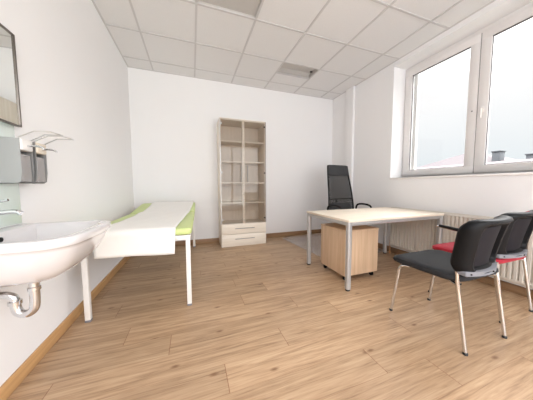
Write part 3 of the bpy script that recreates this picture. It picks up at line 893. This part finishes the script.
for k in range(60):
    yy = -hl+0.02+k*(2*hl-0.04)/59
    m.box(0.006, 0.058, yy-0.003, yy+0.003, rh-0.006, rh-0.002)
m.build('top_grille', RADM, rad, smooth=False)
m = MB(); m.box(-0.001, 0.062, -hl+0.012, hl-0.012, -0.002, 0.006, 0.001); m.build('bottom_rail', RADM, rad)
for yy in (-hl+0.25, hl-0.25): MB().box(0.061, 0.0995, yy-0.02, yy+0.02, 0.05, rh-0.05).build('wall_bracket', RADM, rad, smooth=False)
m = MB()
m.tube([(0.03, hl+0.020, -RZ0+0.0), (0.03, hl+0.020, 0.12)], 0.008, 10); m.tube([(0.03, hl+0.022, 0.115), (0.03, hl-0.004, 0.115)], 0.010, 10)
m.tube([(0.055, hl+0.045, -RZ0+0.0), (0.055, hl+0.045, 0.03), (0.055, hl-0.0, 0.03)], 0.008, 10)
m.build('supply_pipe', COPPER, rad)
m = MB(); m.tube([(0.03, hl+0.015, 0.09), (0.03, hl+0.015, 0.145)], 0.014, 12); m.build('valve', WHITEP, rad)

# ------------------------------------------------------------------ visitor chairs
SKEW = [0.14]
def surf(s, t, off):
    """backrest of a visitor chair; s metres across, t height above its lower edge, off = forward"""
    k = s/0.255
    y = -0.215-0.060*(t/0.335)**1.3+0.068*k*k+SKEW[0]*s
    x = -0.026+s*(0.93+0.13*(t/0.335)**2)
    return Vector((x, y+off, 0.488+t))
BHt = 0.352
def back_loops(prof, w=0.51, h=BHt, r=0.075, cy=None, n=7):
    rg = []
    cy = h/2 if cy is None else cy
    for k, off in prof:
        # sample outline densely along the straight runs so it follows the curve
        base = rr(w, h, r, n)
        pts = []
        for a, b in zip(base, base[1:]+base[:1]):
            L_ = math.hypot(a[0]-b[0], a[1]-b[1]); c = max(1, int(L_/0.04))
            for q in range(c): pts.append((a[0]+(b[0]-a[0])*q/c, a[1]+(b[1]-a[1])*q/c))
        kx, ky = (k if isinstance(k, tuple) else (k, k))
        rg.append([surf(p[0]*kx, cy+p[1]*ky, off) for p in pts])
    return rg
def visitor_chair(loc, rz, fabric, label, arms):
    t = thing('visitor_chair', label, 'chair', loc, rz, 'visitor chairs in front of the desk')
    # seat
    m = MB(); rg = []
    for k, z in ((0.04, 0.432), (0.5, 0.430), (0.86, 0.430), (0.965, 0.436), (1.0, 0.453), (0.985, 0.470), (0.93, 0.479), (0.75, 0.483), (0.4, 0.480), (0.04, 0.479)):
        ring = []
        for p in rr(0.53, 0.48, 0.09, 8):
            x, y = p[0]*k, p[1]*k
            taper = 1.0-0.10*max(0, -(y)/0.235)
            zz = z-0.030*max(0, (y-0.14)/0.10)**2*0.5
            ring.append(Vector((x*taper, y+0.025, zz)))
        rg.append(ring)
    m.loops(rg); m.build('seat', fabric, t)
    # seat shell below
    m = MB(); rg = []
    for k, z in ((0.04, 0.420), (0.80, 0.420), (0.90, 0.426), (0.93, 0.436)):
        rg.append([Vector((p[0]*k*(1.0-0.10*max(0, -(p[1])/0.235)), p[1]*k+0.025, z-0.015*max(0, (p[1]*k-0.14)/0.10)**2)) for p in rr(0.53, 0.48, 0.09, 8)])
    m.loops(rg); m.build('seat_shell', BLACKP, t)
    # frame rails under the seat
    m = MB()
    for sx in (-1, 1):
        m.tube([(sx*0.165, 0.13, 0.416), (sx*0.165, -0.06, 0.418), (sx*0.175, -0.11, 0.418), (sx*0.212, -0.188, 0.414)], 0.0095, 10)
    m.tube([(-0.205, 0.13, 0.414), (0.205, 0.13, 0.414)], 0.009, 10); m.tube([(-0.165, -0.08, 0.418), (0.165, -0.08, 0.418)], 0.009, 10)
    m.build('seat_frame', CHROME, t)
    for sx in (-1, 1):
        m = MB(); m.tube([(sx*0.232, 0.245, 0.008), (sx*0.222, 0.205, 0.30), (sx*0.218, 0.196, 0.385), (sx*0.212, 0.172, 0.410), (sx*0.200, 0.135, 0.414)], 0.0105, 12, smooth=1)
        lg = m.build('leg', CHROME, t)
        MB().lathe([(0.010, 0), (0.013, 0.002), (0.013, 0.014), (0.011, 0.018)], (sx*0.232, 0.245, 0), 12).build('foot_cap', BLACKR, lg)
        m = MB(); m.tube([(sx*0.214, -0.250, 0.008), (sx*0.214, -0.192, 0.40), (sx*0.214, -0.184, 0.46), (sx*0.214, -0.182, 0.505)], 0.0110, 12, smooth=1)
        lg = m.build('leg', CHROME, t)
        MB().lathe([(0.010, 0), (0.013, 0.002), (0.013, 0.014), (0.011, 0.018)], (sx*0.214, -0.250, 0), 12).build('foot_cap', BLACKR, lg)
    # backrest: shell with a thick rounded rim, a recessed rear panel, a grey lower strip, padded front
    m = MB()
    prof = [((0.66, 0.62), -0.002), ((0.70, 0.74), -0.006), ((0.735, 0.83), -0.040), ((0.80, 0.89), -0.050), ((0.95, 0.97), -0.040), ((1.0, 1.0), -0.018), ((1.0, 1.0), 0.006), ((0.98, 0.975), 0.018), ((0.90, 0.88), 0.024)]
    m.loops(back_loops(prof)); 
    m.build('backrest', BLACKP, t, angle=60)
    m = MB()
    m.loops(back_loops([((0.03, 0.03), 0.002), ((0.3, 0.3), 0.002), ((0.5, 0.5), 0.002), ((0.69, 0.71), 0.002), ((0.69, 0.71), -0.009), ((0.5, 0.5), -0.010), ((0.3, 0.3), -0.010), ((0.03, 0.03), -0.010)], r=0.05))
    m.build('rear_panel', PANELF, t)
    m = MB()
    m.loops(back_loops([((0.03, 0.03), 0.012), ((0.5, 0.5), 0.012), ((0.95, 0.93), 0.012), ((0.97, 0.96), 0.022), ((0.93, 0.91), 0.036), ((0.5, 0.5), 0.040), ((0.03, 0.03), 0.041)]))
    m.build('back_cushion', fabric, t)
    st = MB()
    st.loops(back_loops([((0.03, 0.03), -0.050), ((0.6, 0.6), -0.055), ((0.95, 0.85), -0.055), ((1.0, 1.0), -0.050), ((1.0, 1.0), -0.010), ((0.03, 0.03), -0.010)], w=0.47, h=0.030, r=0.008, cy=0.020, n=3))
    so_ = st.build('lower_strip', GREYS, t)
    for s_ in (-0.205, 0.0, 0.205):
        p = surf(s_, 0.020, -0.055)
        MB().lathe([(0.005, -0.003), (0.005, 0.003)], p, 10, 'Y').build('screw', BLACKP, so_)
    if arms:
        for sx in (-1, 1):
            m = MB(); m.tube([(sx*0.235, -0.178, 0.575), (sx*0.258, -0.12, 0.625), (sx*0.258, 0.0, 0.650), (sx*0.258, 0.19, 0.664)], 0.010, 12, smooth=1)
            am = m.build('armrest', CHROME, t)
            m = MB(); m.tube([(sx*0.258, -0.07, 0.648), (sx*0.258, 0.0, 0.656), (sx*0.258, 0.175, 0.669)], [0.013, 0.015, 0.013], 12)
            m.build('arm_pad', BLACKP, am)
    return t
visitor_chair((2.658, -2.908, 0), 0.0, BLACKF, 'armless visitor chair with black fabric seat on chrome legs, nearest the camera', False)
SKEW[0] = 0.06
visitor_chair((3.275, -2.815, 0), 0.0, REDF, 'visitor chair with red fabric seat and black armrests, beside the radiator', True)
